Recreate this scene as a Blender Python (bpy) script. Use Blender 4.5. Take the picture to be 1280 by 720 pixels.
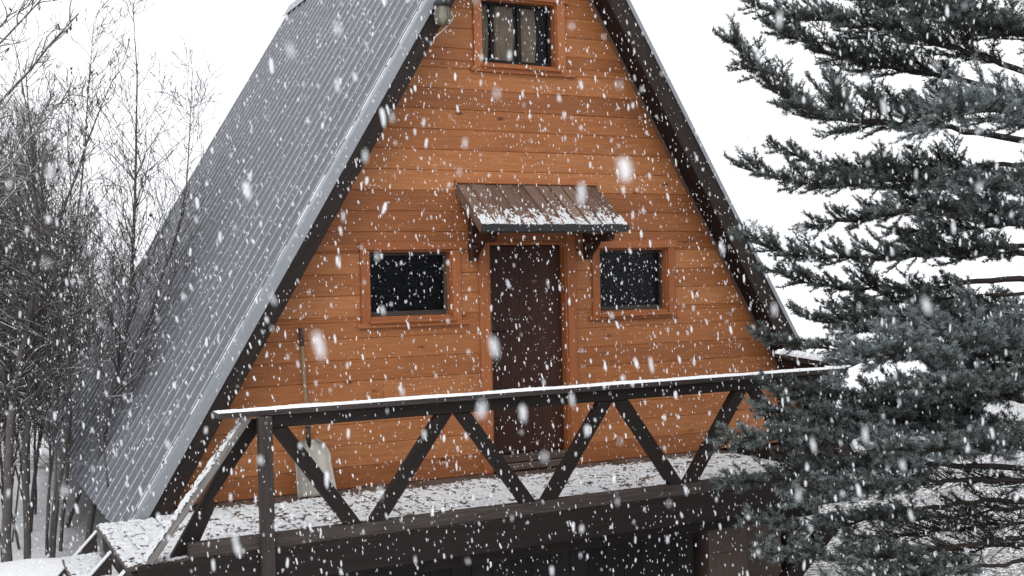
import bpy, bmesh, math, random
import numpy as np
from mathutils import Vector, Matrix

for o in list(bpy.data.objects):
    bpy.data.objects.remove(o)
S = bpy.context.scene
COL = S.collection
R = math.radians

# ------------------------------------------------------------------ camera
CAM = np.array([-4.7528, -9.8034, 1.8217])
RIGHT = np.array([0.8911260, -0.4531556, -0.0233329])
DOWN = np.array([-0.0234443, 0.0053720, -0.9997107])
FWD = np.array([0.4531498, 0.8914153, -0.0058367])
FPX = 1430.19                      # focal length in pixels of a 1280 wide frame
cd = bpy.data.cameras.new('camera')
cam = bpy.data.objects.new('camera', cd)
COL.objects.link(cam)
cd.sensor_width = 36.0
cd.lens = FPX / 1280 * 36.0
cd.clip_start, cd.clip_end = 0.05, 3000
cd.dof.use_dof = True
cd.dof.focus_distance = 10.5
cd.dof.aperture_fstop = 3.6
cam.matrix_world = Matrix(((RIGHT[0], -DOWN[0], -FWD[0], CAM[0]),
                           (RIGHT[1], -DOWN[1], -FWD[1], CAM[1]),
                           (RIGHT[2], -DOWN[2], -FWD[2], CAM[2]), (0, 0, 0, 1)))
S.camera = cam

def at(px, py, depth):
    """world point seen at (px, py) of the 1280x720 frame, so many metres along the view axis"""
    return CAM + depth * (FWD + RIGHT * (px - 640) / FPX + DOWN * (py - 360) / FPX)

# ------------------------------------------------------------------ sky, sun, exposure
SUN_EL, SUN_AZ = 48.0, 215.0       # a veiled sun behind the clouds, from behind-left of the viewer
w = bpy.data.worlds.new('World'); S.world = w; w.use_nodes = True
nt = w.node_tree; nt.nodes.clear()
sky = nt.nodes.new('ShaderNodeTexSky'); sky.sky_type = 'NISHITA'; sky.sun_disc = False
sky.sun_elevation = R(SUN_EL); sky.sun_rotation = R(SUN_AZ)
sky.air_density = 1.0; sky.dust_density = 6.0; sky.ozone_density = 1.0
hs = nt.nodes.new('ShaderNodeHueSaturation'); hs.inputs['Saturation'].default_value = 0.08
mx = nt.nodes.new('ShaderNodeMix'); mx.data_type = 'RGBA'; mx.inputs['Factor'].default_value = 0.72
mx.inputs['B'].default_value = (14.2, 14.4, 14.8, 1)     # the even cloud layer
bg = nt.nodes.new('ShaderNodeBackground'); bg.inputs['Strength'].default_value = 0.10
wo = nt.nodes.new('ShaderNodeOutputWorld')
nt.links.new(sky.outputs[0], hs.inputs['Color']); nt.links.new(hs.outputs[0], mx.inputs['A'])
nt.links.new(mx.outputs['Result'], bg.inputs['Color']); nt.links.new(bg.outputs[0], wo.inputs[0])
sl = bpy.data.lights.new('sun', 'SUN'); sl.energy = 0.5; sl.angle = R(25); sl.color = (1, 0.975, 0.94)
so = bpy.data.objects.new('sun', sl); COL.objects.link(so)
so.rotation_euler = (R(90 - SUN_EL), 0, R(180 - SUN_AZ))
S.view_settings.view_transform = 'Standard'; S.view_settings.look = 'None'
S.view_settings.gamma = 1; S.view_settings.use_curve_mapping = False
S.view_settings.exposure = 0.22
S.cycles.max_bounces = 8; S.cycles.diffuse_bounces = 3; S.cycles.transparent_max_bounces = 12
S.cycles.use_denoising = True

# ------------------------------------------------------------------ materials
def mat(name):
    m = bpy.data.materials.new(name); m.use_nodes = True
    n = m.node_tree
    return m, n, n.nodes['Principled BSDF']
class N:
    """small node helper"""
    def __init__(s, t): s.t = t
    def add(s, typ, **k):
        n = s.t.nodes.new('ShaderNode' + typ)
        for a, v in k.items(): setattr(n, a, v)
        return n
    def link(s, a, b): s.t.links.new(a, b)
    def put(s, sock, v):
        if hasattr(v, 'is_linked') or isinstance(v, bpy.types.NodeSocket): s.link(v, sock)
        else: sock.default_value = v
    def math(s, op, a, b=0.0, clamp=False):
        n = s.add('Math', operation=op, use_clamp=clamp); s.put(n.inputs[0], a); s.put(n.inputs[1], b); return n.outputs[0]
    def attr(s, name): return s.add('Attribute', attribute_name=name)
    def noise(s, vec, scale, detail=4, rough=.55):
        n = s.add('TexNoise'); n.inputs['Scale'].default_value = scale; n.inputs['Detail'].default_value = detail
        n.inputs['Roughness'].default_value = rough
        if vec is not None: s.link(vec, n.inputs['Vector'])
        return n.outputs['Fac']
    def scale(s, vec, v):
        n = s.add('VectorMath', operation='MULTIPLY'); s.link(vec, n.inputs[0]); n.inputs[1].default_value = v; return n.outputs[0]
    def ramp(s, fac, *stops):
        n = s.add('ValToRGB'); e = n.color_ramp.elements
        while len(e) < len(stops): e.new(.5)
        for el, (p, c) in zip(e, stops):
            el.position = p; el.color = tuple(c) + (1,) if hasattr(c, '__len__') else (c, c, c, 1)
        s.link(fac, n.inputs[0]); return n.outputs[0]
    def mix(s, f, a, b, blend='MIX'):
        n = s.add('Mix', data_type='RGBA', blend_type=blend)
        s.put(n.inputs['Factor'], f)
        for k, v in (('A', a), ('B', b)):
            if isinstance(v, bpy.types.NodeSocket): s.link(v, n.inputs[k])
            else: n.inputs[k].default_value = tuple(v) + (1,)
        return n.outputs['Result']
    def geo(s): return s.add('NewGeometry')
    def bump(s, h, strength, dist):
        n = s.add('Bump'); n.inputs['Strength'].default_value = strength; n.inputs['Distance'].default_value = dist
        s.link(h, n.inputs['Height']); return n.outputs[0]

def wood(name, dark, mid, light, rough=.55, spec=.3, knots=0.0, fine=.5, wet=0.0, red=0.0):
    m, t, b = mat(name); n = N(t)
    gr = n.attr('gr').outputs['Vector']; rnd = n.attr('rnd').outputs['Fac']
    g1 = n.noise(n.scale(gr, (1.1, 16, 16)), 2.2, 6, .62)
    g2 = n.noise(n.scale(gr, (2.5, 70, 70)), 2.0, 4, .7)
    big = n.noise(n.scale(gr, (.8, 2.2, 2.2)), 1.6, 3)
    f = n.math('ADD', n.math('MULTIPLY', g1, .55), n.math('MULTIPLY', rnd, .42))
    f = n.math('ADD', f, n.math('MULTIPLY', big, .35)); f = n.math('SUBTRACT', f, .18, True)
    c = n.ramp(f, (.12, dark), (.5, mid), (.92, light))
    c = n.mix(n.math('MULTIPLY', n.ramp(g2, (.35, 1.0), (.62, 0.0)), fine), c, [q * .55 for q in dark])
    if knots:
        v = n.add('TexVoronoi', feature='F1'); v.inputs['Scale'].default_value = 1.0
        v.inputs['Randomness'].default_value = 1.0
        n.link(n.scale(gr, (2.9, 6.5, .01)), v.inputs['Vector'])
        k = n.ramp(v.outputs['Distance'], (.05, 1.0), (.09, .5), (.17, 0.0))
        # only some cells carry a knot
        pick = n.math('GREATER_THAN', n.add('SeparateColor').outputs[0], 0)
        sep = n.add('SeparateColor'); n.link(v.outputs['Color'], sep.inputs[0])
        pick = n.math('LESS_THAN', sep.outputs[0], knots)
        c = n.mix(n.math('MULTIPLY', n.math('MULTIPLY', k, pick), .85), c, (.035, .014, .008))
    n.link(c, b.inputs['Base Color'])
    n.link(n.ramp(g1, (.3, rough + .12), (.7, rough - .08)), b.inputs['Roughness'])
    b.inputs['Specular IOR Level'].default_value = spec
    n.link(n.bump(n.math('ADD', g1, n.math('MULTIPLY', g2, .5)), .35, .004), b.inputs['Normal'])
    return m

M = {}
M['larch'] = wood('varnished_larch', (.22, .075, .028), (.375, .141, .050), (.50, .213, .085), .5, .25, knots=.45, fine=.45)
M['trim'] = wood('trim_wood', (.24, .075, .028), (.34, .115, .042), (.43, .16, .06), .5, .25, fine=.35)
M['dark'] = wood('dark_stained_wood', (.007, .005, .0045), (.017, .012, .010), (.042, .029, .024), .62, .22, fine=.5)
M['beam'] = wood('weathered_dark_beam', (.018, .014, .0125), (.050, .040, .036), (.12, .098, .090), .65, .25, fine=.6)
M['door'] = wood('door_wood', (.026, .010, .0075), (.044, .017, .012), (.062, .025, .018), .5, .25, fine=.25)
M['grey'] = wood('grey_weathered_wood', (.060, .052, .048), (.15, .135, .125), (.30, .28, .265), .7, .2, fine=.55)
M['deck'] = wood('deck_wood', (.055, .038, .030), (.12, .085, .070), (.20, .155, .13), .6, .25, fine=.5)
M['slat'] = wood('canopy_slats', (.065, .036, .026), (.17, .102, .075), (.34, .235, .18), .6, .25, fine=.6)
M['charcoal'] = wood('charcoal_boards', (.006, .006, .0065), (.012, .012, .013), (.022, .021, .022), .7, .2, fine=.4)
M['panel'] = wood('brown_panel', (.048, .035, .029), (.080, .061, .052), (.115, .09, .077), .65, .2, fine=.3)
M['handle'] = wood('shovel_handle', (.20, .13, .08), (.32, .22, .15), (.42, .32, .24), .6, .2, fine=.3)

def simple(name, col, rough=.6, metal=0.0, spec=.5, var=.25, scale=9.0, bump=0.0):
    m, t, b = mat(name); n = N(t)
    P = n.add('TexCoord').outputs['Object']
    f = n.noise(P, scale, 5)
    c = n.mix(f, [q * (1 - var) for q in col], [min(1, q * (1 + var)) for q in col])
    n.link(c, b.inputs['Base Color'])
    b.inputs['Roughness'].default_value = rough; b.inputs['Metallic'].default_value = metal
    b.inputs['Specular IOR Level'].default_value = spec
    if bump: n.link(n.bump(n.noise(P, scale * 6, 4), bump, .01), b.inputs['Normal'])
    return m
M['metal_grey'] = simple('grey_flashing', (.24, .255, .28), .42, .0, .4, .12, 5)
M['gutter'] = simple('dark_edge_strip', (.018, .020, .022), .5, 0, .4)
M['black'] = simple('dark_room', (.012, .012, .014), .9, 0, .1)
M['soffit'] = wood('soffit_boards', (.010, .006, .005), (.022, .013, .011), (.042, .026, .021), .7, .15)
M['hardware'] = simple('dark_hardware', (.03, .03, .032), .35, .8)
M['alu'] = simple('shovel_blade', (.30, .28, .245), .45, .35, .5, .12, 12)
M['rubber'] = simple('black_plastic', (.012, .012, .012), .5)
M['cable'] = simple('pale_cable', (.55, .53, .50), .5)
M['curtain'] = simple('curtain_cloth', (.30, .20, .12), .9, 0, .1, .3, 14)
M['lamp_metal'] = simple('lamp_metal', (.10, .10, .095), .4, .5)

def snow(name, base=(.86, .88, .91), fine=60, amp=.5):
    m, t, b = mat(name); n = N(t)
    P = n.geo().outputs['Position']
    f = n.noise(P, fine, 5, .65); f2 = n.noise(P, 3.0, 4)
    n.link(n.mix(f2, [q * .95 for q in base], base), b.inputs['Base Color'])
    b.inputs['Roughness'].default_value = .75; b.inputs['Specular IOR Level'].default_value = .2
    n.link(n.bump(f, amp, .012), b.inputs['Normal'])
    return m
M['snow'] = snow('fresh_snow')
M['granules'] = snow('granular_snow', (.72, .735, .755), 120, .8)

# glass: a clear pane with a weak reflection
m, t, b = mat('window_glass'); t.nodes.remove(b); n = N(t)
tr = n.add('BsdfTransparent'); tr.inputs[0].default_value = (.82, .85, .88, 1)
gl = n.add('BsdfGlossy'); gl.inputs['Roughness'].default_value = .3; gl.inputs[0].default_value = (.9, .93, 1, 1)
ms = n.add('MixShader'); ms.inputs[0].default_value = .012
n.link(tr.outputs[0], ms.inputs[1]); n.link(gl.outputs[0], ms.inputs[2]); n.link(ms.outputs[0], t.nodes['Material Output'].inputs[0])
M['glass'] = m
m, t, b = mat('lamp_glass'); b.inputs['Base Color'].default_value = (.42, .40, .31, 1); b.inputs['Roughness'].default_value = .08
b.inputs['Transmission Weight'].default_value = .85; b.inputs['IOR'].default_value = 1.4
M['lampglass'] = m

# roof sheet: grey-blue painted steel with a little wet dust
m, t, b = mat('grey_roof_sheet'); n = N(t)
P = n.add('TexCoord').outputs['Object']
f = n.noise(P, 1.3, 5); g = n.noise(n.scale(P, (1, 5, 1)), 18, 4, .7)
c = n.mix(f, (.098, .105, .122), (.150, .158, .178))
c = n.mix(n.math('MULTIPLY', n.ramp(g, (.45, 0.0), (.8, 1.0)), .35), c, (.30, .31, .33))
n.link(c, b.inputs['Base Color']); b.inputs['Roughness'].default_value = .48; b.inputs['Specular IOR Level'].default_value = .35
n.link(n.bump(g, .15, .004), b.inputs['Normal'])
M['roof'] = m
# snow caught along a rib, broken by gaps
m, t, b = mat('rib_snow'); n = N(t)
P = n.add('TexCoord').outputs['Object']
g = n.noise(n.scale(P, (1.6, 6, 1.6)), 9, 5, .75)
n.link(n.mix(n.ramp(g, (.36, 0.0), (.60, 1.0)), (.14, .148, .166), (.62, .63, .66)), b.inputs['Base Color'])
b.inputs['Roughness'].default_value = .7
M['rib_snow'] = m

# bark with snow lying on upward faces
def bark(name, a, c2, snowy):
    m, t, b = mat(name); n = N(t)
    g = n.geo(); f = n.noise(g.outputs['Position'], 14, 4)
    c = n.mix(f, a, c2)
    if snowy:
        sx = n.add('SeparateXYZ'); n.link(g.outputs['Normal'], sx.inputs[0])
        k = n.math('MULTIPLY', n.ramp(sx.outputs['Z'], (.45, 0.0), (.75, 1.0)), n.ramp(n.noise(g.outputs['Position'], 7, 3), (.50 - snowy, 0.0), (.62 - snowy, 1.0)))
        c = n.mix(k, c, (.82, .84, .87))
    n.link(c, b.inputs['Base Color']); b.inputs['Roughness'].default_value = .85; b.inputs['Specular IOR Level'].default_value = .15
    return m
M['bark'] = bark('sapling_bark', (.050, .044, .042), (.15, .135, .13), .14)
M['twig'] = bark('sapling_twigs', (.050, .043, .041), (.125, .112, .107), .15)
M['spruce_bark'] = bark('spruce_bark', (.022, .017, .015), (.050, .040, .035), 0)
M['catkin'] = simple('dry_leaf', (.06, .048, .040), .8)

def needles():
    m, t, b = mat('spruce_needles'); n = N(t)
    rnd = n.attr('rnd').outputs['Fac']
    c = n.ramp(rnd, (0.0, (.020, .024, .017)), (.32, (.048, .055, .045)), (.65, (.128, .150, .148)), (1.0, (.26, .292, .298)))  # inner foliage dark, tips pale; light and shade contrast is painted in too
    b.inputs['Roughness'].default_value = .6; b.inputs['Specular IOR Level'].default_value = .25
    n.link(c, b.inputs['Base Color'])
    return m
M['needles'] = needles()

# falling snow: white scattering flakes
m, t, b = mat('snowflakes'); t.nodes.remove(b); n = N(t)
df = n.add('BsdfDiffuse'); df.inputs[0].default_value = (.93, .94, .96, 1)
tl = n.add('BsdfTranslucent'); tl.inputs[0].default_value = (.93, .94, .96, 1)
ms = n.add('MixShader'); ms.inputs[0].default_value = .45
n.link(df.outputs[0], ms.inputs[1]); n.link(tl.outputs[0], ms.inputs[2])
tp_ = n.add('BsdfTransparent'); m2 = n.add('MixShader'); m2.inputs[0].default_value = .60       # loose, half see-through clumps
n.link(tp_.outputs[0], m2.inputs[1]); n.link(ms.outputs[0], m2.inputs[2]); n.link(m2.outputs[0], t.nodes['Material Output'].inputs[0])
M['flakes'] = m

# ground: snow, thin and patchy over dark gravel on the right below the deck
m, t, b = mat('snowy_ground'); n = N(t)
P = n.geo().outputs['Position']; sx = n.add('SeparateXYZ'); n.link(P, sx.inputs[0])
f = n.noise(P, 22, 5, .7); f2 = n.noise(P, 1.2, 4); f3 = n.noise(P, 70, 3, .7)
msk = n.math('MULTIPLY', n.ramp(n.math('MULTIPLY', n.math('SUBTRACT', sx.outputs['X'], -.5), .5), (0.0, 0.0), (1.0, 1.0)),
             n.ramp(n.math('MULTIPLY', n.math('ADD', sx.outputs['Y'], 0.0), .05), (0.3, 1.0), (.75, 0.0)))
bare = n.math('MULTIPLY', msk, n.ramp(n.math('ADD', n.math('MULTIPLY', f, .6), n.math('ADD', n.math('MULTIPLY', f3, .35), n.math('MULTIPLY', f2, .1))), (.50, 1.0), (.60, 0.0)))
# grey broken streak along the bank beside the house
st = n.math('ABSOLUTE', n.math('SUBTRACT', sx.outputs['Y'], 7.2)); st = n.ramp(st, (.45, 1.0), (1.0, 0.0))
st = n.math('MULTIPLY', n.math('MULTIPLY', st, n.ramp(n.noise(P, 6, 4), (.4, 0.0), (.6, .8))), n.math('LESS_THAN', sx.outputs['X'], -2.0))
c = n.mix(f2, (.86, .87, .89), (.90, .905, .925))
c = n.mix(bare, c, (.075, .068, .062)); c = n.mix(st, c, (.22, .20, .19))
n.link(c, b.inputs['Base Color']); b.inputs['Roughness'].default_value = .8; b.inputs['Specular IOR Level'].default_value = .15
n.link(n.bump(n.math('ADD', f, n.math('MULTIPLY', f2, 2)), .5, .03), b.inputs['Normal'])
M['ground'] = m

# ------------------------------------------------------------------ mesh helpers
class MB:
    """collects shapes for one mesh; every vertex carries grain coordinates and a random value"""
    rng = random.Random(7)
    def __init__(s): s.v, s.f, s.g, s.r, s.mi = [], [], [], [], []
    def add(s, vs, fs, gr=None, rnd=None, mi=0, orient=True):
        o = len(s.v); vs = [np.asarray(q, float) for q in vs]
        if rnd is None: rnd = s.rng.random()
        if orient:
            c = sum(vs) / len(vs); out = []
            for q in fs:
                a, b_, d = vs[q[0]], vs[q[1]], vs[q[2]]
                nn = np.cross(b_ - a, d - a); fc = sum(vs[i] for i in q) / len(q)
                out.append(tuple(reversed(q)) if nn @ (fc - c) < 0 else q)
            fs = out
        off = np.array([s.rng.uniform(-40, 40), s.rng.uniform(-40, 40), s.rng.uniform(-40, 40)])
        gr = [q + off for q in (vs if gr is None else gr)]
        s.v += vs; s.g += gr; s.r += [rnd] * len(vs)
        s.f += [tuple(i + o for i in q) for q in fs]; s.mi += [mi] * len(fs)
    def box(s, c, ax, h, ch=.004, rnd=None, mi=0):
        """chamfered box: centre, three unit axes (the first is the grain), half sizes"""
        c = np.asarray(c, float); ax = [np.asarray(a, float) for a in ax]; h = list(h)
        ch = min(ch, .45 * min(h)); vs, gs, ix = [], [], {}
        for sx in (-1, 1):
            for sy in (-1, 1):
                for sz in (-1, 1):
                    for a in range(3):
                        l = [(h[i] if i == a else h[i] - ch) * (sx, sy, sz)[i] for i in range(3)]
                        ix[(sx, sy, sz, a)] = len(vs)
                        vs.append(c + sum(l[i] * ax[i] for i in range(3))); gs.append(np.array(l))
        fs = []
        def K(d, a): return ix[(d[0], d[1], d[2], a)]
        for a in range(3):
            b_, d_ = [i for i in range(3) if i != a]
            for sg in (-1, 1):
                q = []
                for p, r in ((-1, -1), (1, -1), (1, 1), (-1, 1)):
                    d = [0, 0, 0]; d[a], d[b_], d[d_] = sg, p, r; q.append(K(d, a))
                fs.append(tuple(q))
        for a, b_, d_ in ((0, 1, 2), (0, 2, 1), (1, 2, 0)):
            for p in (-1, 1):
                for r in (-1, 1):
                    e = [0, 0, 0]; e[a], e[b_], e[d_] = p, r, -1; g = list(e); g[d_] = 1
                    fs.append((K(e, a), K(g, a), K(g, b_), K(e, b_)))
        for sx in (-1, 1):
            for sy in (-1, 1):
                for sz in (-1, 1): fs.append(tuple(K((sx, sy, sz), a) for a in range(3)))
        s.add(vs, fs, gs, rnd, mi)
    def aab(s, x0, x1, y0, y1, z0, z1, ch=.004, grain=0, rnd=None, mi=0):
        I = np.eye(3); o = [grain] + [i for i in range(3) if i != grain]
        h = [(x1 - x0) / 2, (y1 - y0) / 2, (z1 - z0) / 2]
        s.box(((x0 + x1) / 2, (y0 + y1) / 2, (z0 + z1) / 2), [I[i] for i in o], [h[i] for i in o], ch, rnd, mi)
    def beam(s, p, q, wd, ht, side=(0, 1, 0), ch=.005, rnd=None, mi=0):
        """bar from p to q; wd across 'side', ht across the third axis"""
        p, q = np.asarray(p, float), np.asarray(q, float); a = q - p; L = np.linalg.norm(a); a /= L
        b_ = np.asarray(side, float); b_ = b_ - a * (a @ b_); b_ /= np.linalg.norm(b_); c = np.cross(a, b_)
        s.box((p + q) / 2, (a, b_, c), (L / 2, wd / 2, ht / 2), ch, rnd, mi)
    def tube(s, pts, rad, n=6, rnd=None, mi=0, cap=True):
        pts = [np.asarray(p, float) for p in pts]
        vs, gs, fs = [], [], []; ref = None
        for i, p in enumerate(pts):
            a = pts[min(i + 1, len(pts) - 1)] - pts[max(i - 1, 0)]; a = a / (np.linalg.norm(a) + 1e-12)
            if ref is None:
                ref = np.array([1., 0, 0]) if abs(a[0]) < .8 else np.array([0, 1., 0])
            u = ref - a * (a @ ref); u /= np.linalg.norm(u); ref = u; w_ = np.cross(a, u)
            r = rad[i] if hasattr(rad, '__len__') else rad
            for k in range(n):
                t_ = 2 * math.pi * k / n
                vs.append(p + r * (math.cos(t_) * u + math.sin(t_) * w_)); gs.append(np.array([i * .1, math.cos(t_) * r, math.sin(t_) * r]))
        for i in range(len(pts) - 1):
            for k in range(n):
                k2 = (k + 1) % n; fs.append((i * n + k, i * n + k2, (i + 1) * n + k2, (i + 1) * n + k))
        if cap:
            fs.append(tuple(reversed(range(n)))); fs.append(tuple(range((len(pts) - 1) * n, len(pts) * n)))
        s.add(vs, fs, gs, rnd, mi, orient=False)
    def prism(s, poly, ext, rnd=None, mi=0, grain=None):
        """flat polygon (3-D points) pushed along ext"""
        a = [np.asarray(p, float) for p in poly]; e = np.asarray(ext, float); k = len(a)
        vs = a + [p + e for p in a]
        fs = [tuple(range(k)), tuple(range(2 * k - 1, k - 1, -1))] + [(i, (i + 1) % k, (i + 1) % k + k, i + k) for i in range(k)]
        s.add(vs, fs, vs if grain is None else [np.array([p @ np.asarray(q, float) for q in grain]) for p in vs], rnd, mi)
    def build(s, name, mats, parent=None, smooth=False):
        if not isinstance(mats, (list, tuple)): mats = [mats]
        return raw(name, np.array(s.v), s.f, mats, parent, smooth, np.array(s.g), np.array(s.r), s.mi)

def raw(name, v, f, mats, parent=None, smooth=False, g=None, r=None, mi=None):
    me = bpy.data.meshes.new(name)
    if isinstance(f, np.ndarray):
        k = f.shape[1]; nf = len(f)
        me.vertices.add(len(v)); me.vertices.foreach_set('co', np.ascontiguousarray(v, np.float32).ravel())
        me.loops.add(nf * k); me.loops.foreach_set('vertex_index', np.ascontiguousarray(f, np.int32).ravel())
        me.polygons.add(nf); me.polygons.foreach_set('loop_start', np.arange(0, nf * k, k, dtype=np.int32))
        me.update(calc_edges=True)
    else:
        me.from_pydata([tuple(q) for q in v], [], f)
    for q in mats: me.materials.append(q)
    if mi is not None and any(mi): me.polygons.foreach_set('material_index', np.array(mi, np.int32))
    if g is not None:
        a = me.attributes.new('gr', 'FLOAT_VECTOR', 'POINT'); a.data.foreach_set('vector', np.ascontiguousarray(g, np.float32).ravel())
    if r is not None:
        a = me.attributes.new('rnd', 'FLOAT', 'POINT'); a.data.foreach_set('value', np.ascontiguousarray(r, np.float32).ravel())
    me.polygons.foreach_set('use_smooth', [smooth] * len(me.polygons))
    me.update()
    o = bpy.data.objects.new(name, me); COL.objects.link(o)
    if parent is not None:
        o.parent = parent; o.matrix_parent_inverse = parent_inv(parent)
    return o
def parent_inv(p):
    m = Matrix.Identity(4)
    while p is not None:
        m = Matrix.Translation(-p.location) @ m; p = p.parent if p.parent is None else None
    return m
def thing(name, label, cat, loc=(0, 0, 0), group=None):
    o = bpy.data.objects.new(name, None); COL.objects.link(o); o.location = loc
    o.empty_display_size = .2
    return tag(o, label, cat, group)
def tag(o, label=None, cat=None, group=None, kind=None):
    for k, v in (('label', label), ('category', cat), ('group', group), ('kind', kind)):
        if v: o[k] = v
    return o

# ------------------------------------------------------------------ ground
def sstep(a, b_, x):
    t_ = np.clip((x - a) / (b_ - a), 0, 1); return t_ * t_ * (3 - 2 * t_)
def ground_z(x, y):
    x = np.asarray(x, float); y = np.asarray(y, float)
    left = 1 - sstep(-3.9, 0.5, x)
    z = -1.55 + .95 * left                                        # the house stands on a slope
    z = z - .30 * left * np.exp(-((y - 2.9) / 1.1) ** 2)            # hollow where the saplings grow
    z = z + .10 * left * np.exp(-((y - .7) / .9) ** 2)             # bank beside the steps
    z = z + .20 * left * sstep(5.5, 8.5, y)
    r = np.hypot(x - 0, y - 0)
    z = z + 6.6 * sstep(12, 80, r) * sstep(-1.2, 1.0, y / (r + 1e-6)) + 1.2 * sstep(80, 300, r)
    z = z + .05 * np.sin(x * 1.7 + .6 * y) * np.cos(y * 1.3 - .5 * x) + .03 * np.sin(3.9 * x + 1) * np.sin(4.3 * y)
    z = z + np.clip((r - 14) / 60, 0, 1) * (.5 * np.sin(x * .11 + 1) * np.cos(y * .09) + .2 * np.sin(x * .31) * np.cos(y * .27 + 1))
    return z
gx = np.sinh(np.linspace(-5.2, 5.2, 240)) * 6.0
GX, GY = np.meshgrid(gx, gx, indexing='ij'); GZ = ground_z(GX, GY)
k = len(gx); ii = np.arange(k * k).reshape(k, k)
gf = np.stack([ii[:-1, :-1], ii[1:, :-1], ii[1:, 1:], ii[:-1, 1:]], -1).reshape(-1, 4)
tag(raw('ground', np.stack([GX, GY, GZ], -1).reshape(-1, 3), gf, [M['ground']], smooth=True), kind='structure')

# ------------------------------------------------------------------ cabin
XC, W0, H0 = 0.41, 3.73, 6.215              # roof axis, half width at deck height, ridge height of the outer skin
OV, LB = 0.31, 7.8                          # front overhang, back end
ZE = -0.17                                  # eave height
ND = math.hypot(W0, H0)
def rp(s, z, d=0.0):
    """x of the roof plane on side s (-1 left, 1 right) at height z, d metres in from the outer skin"""
    return XC + s * (W0 * (1 - z / H0) - d * ND / H0)
NRM = {s: np.array([s * H0 / ND, 0, W0 / ND]) for s in (-1, 1)}
SLP = {s: np.array([s * W0 / ND, 0, -H0 / ND]) for s in (-1, 1)}   # down the slope
APEX = np.array([XC, 0, H0]); SL = (H0 - ZE) / (H0 / ND)
def rq(s, u, y, d=0.0):
    """point u metres down the slope from the ridge, at depth y, d metres below the skin"""
    return APEX + SLP[s] * u - NRM[s] * d + np.array([0, y, 0])

cabin = thing('a_frame_cabin', 'steep A-frame cabin with grey ribbed metal roof and orange board front wall', 'cabin', (XC, 3.7, -1.5))

# front wall of horizontal boards with openings
BH = .1916
OPEN = [(-.03, .85, 0.0, 2.19), (-1.215, -.40, 1.515, 2.125), (1.21, 2.035, 1.49, 2.125), (-.035, .785, 3.905, 4.53)]
wall = MB(); wr = random.Random(3)
def board(x0f, x1f, z0, z1, rnd, dy):
    """one lap of cladding between two end functions of z"""
    ch, t_ = .0055, .03
    prof = [(t_, z0), (dy + ch, z0), (dy, z0 + ch), (dy, z1 - ch), (dy + ch, z1), (t_, z1)]
    a = [np.array([x0f(z), y, z]) for y, z in prof]; b_ = [np.array([x1f(z), y, z]) for y, z in prof]
    k = len(prof); vs = a + b_
    fs = [tuple(range(k)), tuple(range(2 * k - 1, k - 1, -1))] + [(i, (i + 1) % k, (i + 1) % k + k, i + k) for i in range(k)]
    wall.add(vs, fs, [np.array([p[0], p[2], p[1]]) for p in vs], rnd)
for kb in range(32):
    z0, z1 = kb * BH, kb * BH + BH - .0012
    segs = [(None, None)]
    if z0 > H0 - .45: continue
    cuts = sorted([q for q in OPEN if q[2] < z1 - .002 and q[3] > z0 + .002])
    parts = []
    # split the lap vertically where an opening starts or ends inside it
    zs = sorted({z0, z1, *[q for o_ in cuts for q in (o_[2], o_[3]) if z0 + .012 < q < z1 - .012]})
    base = wr.uniform(.0, 1.0); dy = wr.uniform(-.0015, .0015)
    for za, zb in zip(zs[:-1], zs[1:]):
        act = [o_ for o_ in cuts if o_[2] < (za + zb) / 2 < o_[3]]
        xs = [lambda z: rp(-1, z, .14)]
        for o_ in act: xs += [(lambda z, q=o_[0]: q), (lambda z, q=o_[1]: q)]
        xs.append(lambda z: rp(1, z, .14))
        for i in range(0, len(xs), 2):
            fa, fb = xs[i], xs[i + 1]
            L, R2 = fa(za), fb(za)
            js = [fa]
            if R2 - L > 2.6 and wr.random() < .5 and zb - za > .1:
                j = wr.uniform(L + .9, R2 - .9)
                js += [(lambda z, q=j - .0012: q), (lambda z, q=j + .0012: q)]
            js.append(fb)
            for q in range(0, len(js), 2):
                board(js[q], js[q + 1], za, zb, min(1, max(0, base + wr.uniform(-.25, .25))), dy)
wall.build('front_wall', M['larch'], cabin)

# backing behind the cladding, side closing boards and rear wall (dark inside)
def aframe(mb, y0, y1, d, z0, holes=False):
    zt = H0 - d * ND / W0
    mb.prism([(rp(-1, z0, d), y0, z0), (rp(1, z0, d), y0, z0), (XC, y0, zt)], (0, y1 - y0, 0))
bk = MB(); aframe(bk, LB - .35, LB - .30, .16, -.2); bk.build('rear_wall', M['larch'], cabin)
fd = MB()
fd.aab(-2.85, 3.65, .02, 7.4, -2.2, -.03, .01); fd.build('foundation', M['panel'], cabin)
fl = MB(); fl.aab(rp(-1, 0, .2), rp(1, 0, .2), .032, LB - .4, -.02, .0, .002); fl.build('floor', M['black'], cabin)

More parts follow.
